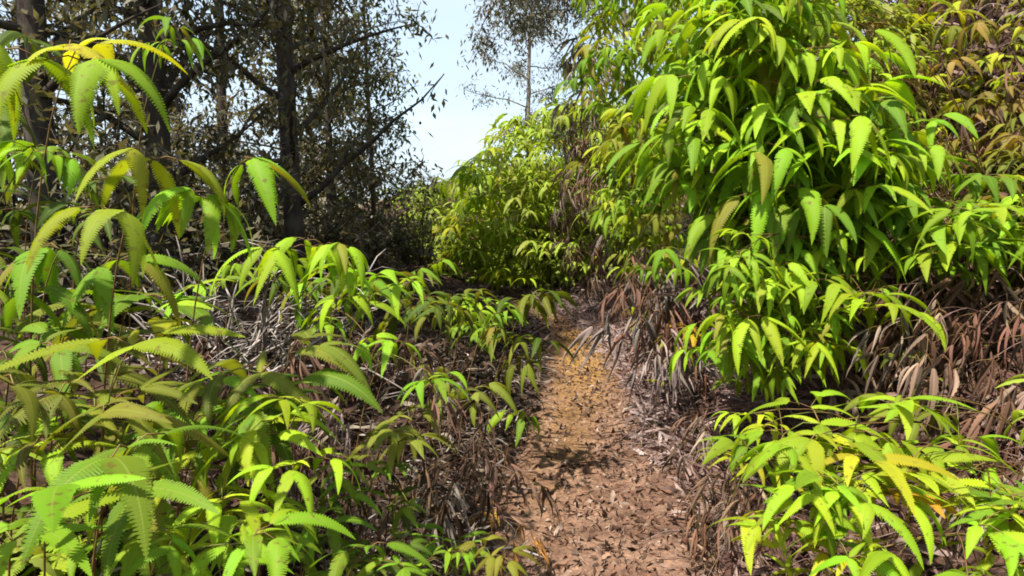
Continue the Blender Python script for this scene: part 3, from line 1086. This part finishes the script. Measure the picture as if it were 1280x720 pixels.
def tree(label, x, y, H, r, leafmat, barkmat, limbs=14, hmin=.25, spread=1.2, leaves=4500, leafL=(.05, .1), leafW=.011, lean=(0, 0), up=.5, name='tree', group=None, droop=.4, twigs=5, clump=.16, reach=()):
    z0 = hz(x, y)
    e = link(name, None, loc=(x, y, z0 - .05))
    tag(e, label, 'tree', group)
    tb = MB(); cb = MB()
    n = 12
    pts = []
    ph = U(0, 6)
    for i in range(n + 1):
        t = i / n
        pts.append(Vector((lean[0] * t * H + .05 * H * .3 * math.sin(ph + 4 * t) * t, lean[1] * t * H + .05 * H * .3 * math.cos(ph + 3.1 * t) * t, H * t)))
    rad = [r * (1.35 if i == 0 else 1 - .82 * i / n) for i in range(n + 1)]
    tb.tube(pts, r, r * .2, 9, 0, rad)
    tips = []
    for k in range(limbs):
        t = hmin + (1 - hmin) * ((k + U(0, 1)) / limbs)
        i = min(n - 1, int(t * n)); f = t * n - i
        p = pts[i].lerp(pts[i + 1], f)
        az = k * 2.4 + U(-.5, .5)
        L = spread * (1.15 - .6 * t) * U(.6, 1.15)
        e0 = U(.1, .9) * up * 1.6
        rr = max(.006, rad[i] * .4)
        q = p; lp = [p]
        for s in range(6):
            q = q + Vector((math.cos(az) * math.cos(e0), math.sin(az) * math.cos(e0), math.sin(e0))) * (L / 6)
            lp.append(q); az += U(-.25, .25); e0 += U(-.3, .22) * 1.0
        tb.tube(lp, rr, .004, 5)
        for j in range(twigs):
            a = random.choice(lp[2:])
            d = Vector((U(-1, 1), U(-1, 1), U(-.8, .9))).normalized()
            l2 = U(.2, .5) * max(.45, spread * .45)
            b = a + d * l2 * .5; c = b + (d + Vector((0, 0, -droop))).normalized() * l2 * .5
            tb.tube([a, b, c], .006, .0025, 3)
            tips += [(b, c), (b, c), (a, b)]
    for (tt, dx, dy, dz) in reach:                    # long overhanging boughs
        p = pts[int(tt * n)]
        lp = bez(p, p + Vector((dx * .55, dy * .5, .5)), p + Vector((dx, dy, dz)), 9)
        tb.tube(lp, .02, .005, 5)
        for a in lp[5:]:
            for j in range(5):
                d = Vector((U(-1, 1), U(-1, 1), U(-1, .3))).normalized() * U(.15, .4)
                tb.tube([a, a + d * .5, a + d + Vector((0, 0, -.08))], .004, .0015, 3)
                tips += [(a + d * .4, a + d + Vector((0, 0, -.08)))] * 5
    # no leaf without a twig: leaves sit along the twig ends
    for _ in range(leaves):
        a, b = random.choice(tips)
        p = a.lerp(b, random.random()) + Vector((random.gauss(0, 1), random.gauss(0, 1), random.gauss(0, 1))) * clump * .5
        d = Vector((U(-1, 1), U(-1, 1), U(-1.2, .6) - droop)).normalized()
        leafq(cb, p, d, Vector((U(-.6, .6), U(-.6, .6), 1)), U(*leafL), leafW * U(.7, 1.3))
    link('trunk', tb.mesh('trunk', [barkmat]), e)
    link('crown', cb.mesh('crown', [leafmat], False), e)
    return e


def tree_px(label, px, depth, *a, **kw):
    p = at(px, 300, depth)
    return tree(label, p.x, depth, *a, **kw)


DK = dict(leafL=(.05, .10), leafW=.014)
tree_px('tree with a thick dark trunk rising left of the sky gap', 370, 5.6, 7.5, .088, M_TREELEAF, M_BARK, limbs=34, hmin=.10, spread=1.35, leaves=5000, twigs=9, **DK)
tree_px('dark tree in shade behind the backlit hanging fern', 205, 4.6, 6.5, .09, M_TREELEAF, M_BARK, limbs=40, hmin=.05, spread=1.3, leaves=15000, twigs=9, **DK)
tree_px('thin crooked tree between the thick trunk and the sky gap', 412, 6.6, 5.2, .04, M_TREELEAF, M_BARK, limbs=26, hmin=.12, spread=.85, leaves=5000, lean=(.02, 0), **DK)
tree_px('slender olive tree standing at the left side of the sky gap', 468, 8.2, 5.6, .032, M_OLIVELEAF, M_BARK, limbs=44, hmin=.05, spread=.62, leaves=5200, twigs=8, **DK)
tree_px('dark tree at the left edge behind the arching fern', 60, 3.9, 6.2, .09, M_TREELEAF, M_BARK, limbs=34, hmin=.08, spread=1.3, leaves=11000, **DK)
tree_px('leafy tree deep in the wood between the two dark trunks', 285, 7.5, 7.0, .07, M_TREELEAF, M_BARK, limbs=30, hmin=.08, spread=1.4, leaves=2200, **DK)
tree_px('low bushy tree under the thick dark trunk', 420, 7.4, 2.9, .04, M_TREELEAF, M_BARK, limbs=26, hmin=.05, spread=1.1, leaves=7000, **DK)
tree_px('grey dry tree reaching over the thicket right of the sky gap', 800, 7.6, 6.2, .05, M_GREYLEAF, M_GREYBARK, limbs=34, hmin=.25, spread=1.0, leaves=9000, lean=(-.08, 0), reach=((.72, -1.5, .3, -.75), (.72, -1.0, -.2, -.7), (.64, -.9, .5, -.1)))
tree_px('thin grey tree with sparse foliage nearest the sky gap', 662, 11.5, 6.6, .05, M_GREYLEAF, M_GREYBARK, limbs=28, hmin=.3, spread=1.15, leaves=6500)
for k in range(12):
    px = U(-160, 260) if k < 9 else U(330, 400)
    d = U(9.5, 15)
    tree_px('background tree among the dim trunks of the wood on the left', px, d, U(5, 8.5), U(.04, .08), M_TREELEAF, M_BARK, limbs=20, hmin=.08, spread=1.6, leaves=3600,
            leafL=(.07, .14), leafW=.026, group='background trees in the wood')


def shrub(label, px, d, h, w, leafmat, leaves, group=None, **kw):
    p = at(px, 300, d)
    e = link('shrub', None, loc=(p.x, d, hz(p.x, d) - .03))
    tag(e, label, 'shrub', group)
    tb = MB(); cb = MB(); tips = []
    for k in range(kw.get('stems', 12)):
        az = U(0, 6.28); e0 = U(.6, 1.4); q = Vector((U(-.06, .06), U(-.06, .06), 0)); lp = [q]
        L = h * U(.7, 1.15)
        for s_ in range(7):
            q = q + Vector((math.cos(az) * math.cos(e0) * w / h * 1.4, math.sin(az) * math.cos(e0) * w / h * 1.4, math.sin(e0))) * (L / 7)
            lp.append(q); az += U(-.4, .4); e0 += U(-.3, .15)
        tb.tube(lp, .011, .003, 4)
        for j in range(kw.get('twigs', 9)):
            a = random.choice(lp[1:]); dd = Vector((U(-1, 1), U(-1, 1), U(-.5, .9))).normalized() * U(.12, .3) * h
            tb.tube([a, a + dd * .5, a + dd + Vector((0, 0, -.04))], kw.get('tr', .004), .0015, 3)
            tips.append((a + dd * .3, a + dd))
    for _ in range(leaves):
        a, b = random.choice(tips)
        pp = a.lerp(b, random.random()) + Vector((random.gauss(0, .05), random.gauss(0, .05), random.gauss(0, .05)))
        leafq(cb, pp, Vector((U(-1, 1), U(-1, 1), U(-1.2, .5))).normalized(), Vector((U(-.6, .6), U(-.6, .6), 1)), U(.05, .11), .017 * U(.7, 1.3))
    link('stem', tb.mesh('stem', [kw.get('bark', M_BARK)]), e)
    if leaves:
        link('foliage', cb.mesh('foliage', [leafmat], False), e)
    return e


for (px, d, h, w) in [(520, 8.6, 1.3, .6), (455, 8.2, 1.4, .7), (390, 6.2, 1.3, .7), (330, 7.0, 1.6, .8), (270, 5.4, 1.4, .7), (210, 6.6, 1.8, .8),
                      (120, 5.0, 1.8, .8), (30, 4.4, 1.9, .8), (150, 3.6, 1.3, .5), (480, 10.5, 1.5, .8), (540, 11.5, 1.2, .7), (350, 10, 1.8, .9), (-40, 6, 2.2, 1)]:
    shrub('dark leafy shrub filling the wood between the trunks on the left', px, d, h, w, M_TREELEAF, 1700, 'dark shrubs in the wood')
shrub('large tangled bleached leafless twig bush left of the dome-shaped fern', 306, 3.5, .85, .75, M_TWIG, 0, bark=M_TWIG, stems=34, twigs=11, tr=.0045)
shrub('smaller bleached twig bush in front of the large twig bush', 256, 3.2, .7, .6, M_TWIG, 0, bark=M_TWIG, stems=22, twigs=10, tr=.0045)
px_fern('orange-brown dead fern lying at the left edge of the near trail', 618, 640, None, 44, [(.34, .15, .035)], ('limp', 'flat'), 2, 'd', tilt=30, name='dead_fern', cat='dead fern', stalkmat=M_LITTER)
for (lb, px, py, ang, L, r, m) in [
        ('pale grey stick lying at the bottom edge where the trail leaves the picture', 640, 706, 10, .26, .007, M_TWIG),
        ('thin brown stick lying across the middle of the trail', 745, 592, -5, .34, .005, M_LITTER),
        ('bent reddish stick at the right edge of the near trail', 850, 590, -60, .42, .008, M_LITTER),
        ('short pale stick on the tread where the trail is brightest', 790, 520, 30, .2, .006, M_TWIG),
        ('long curved bleached stick leaning from the left bank onto the trail', 622, 560, 62, .5, .006, M_TWIG)]:
    t = hit(px, py) or 3
    p = at(px, py, t)
    e0 = Vector((math.cos(R(ang)), math.sin(R(ang)), 0))
    pts = []
    for i in range(9):
        q = p + e0 * (L * (i / 8 - .5)) + Vector((-e0.y, e0.x, 0)) * (.12 * L * math.sin(i * .5) + U(-.01, .01))
        q.z = hz(q.x, q.y) + .014 + r + .02 * math.sin(i * .4)
        pts.append(q - p)
    mb = MB()
    mb.tube(pts, r, r * .5, 6)
    b = pts[5]
    mb.tube([b, b + Vector((e0.x - e0.y, e0.y + e0.x, .25)) * L * .12, b + Vector((e0.x - e0.y, e0.y + e0.x, .2)) * L * .22], r * .55, r * .3, 5)
    o = link('stick', mb.mesh('stick', [m]), None, p)
    tag(o, lb, 'stick')
#@@END
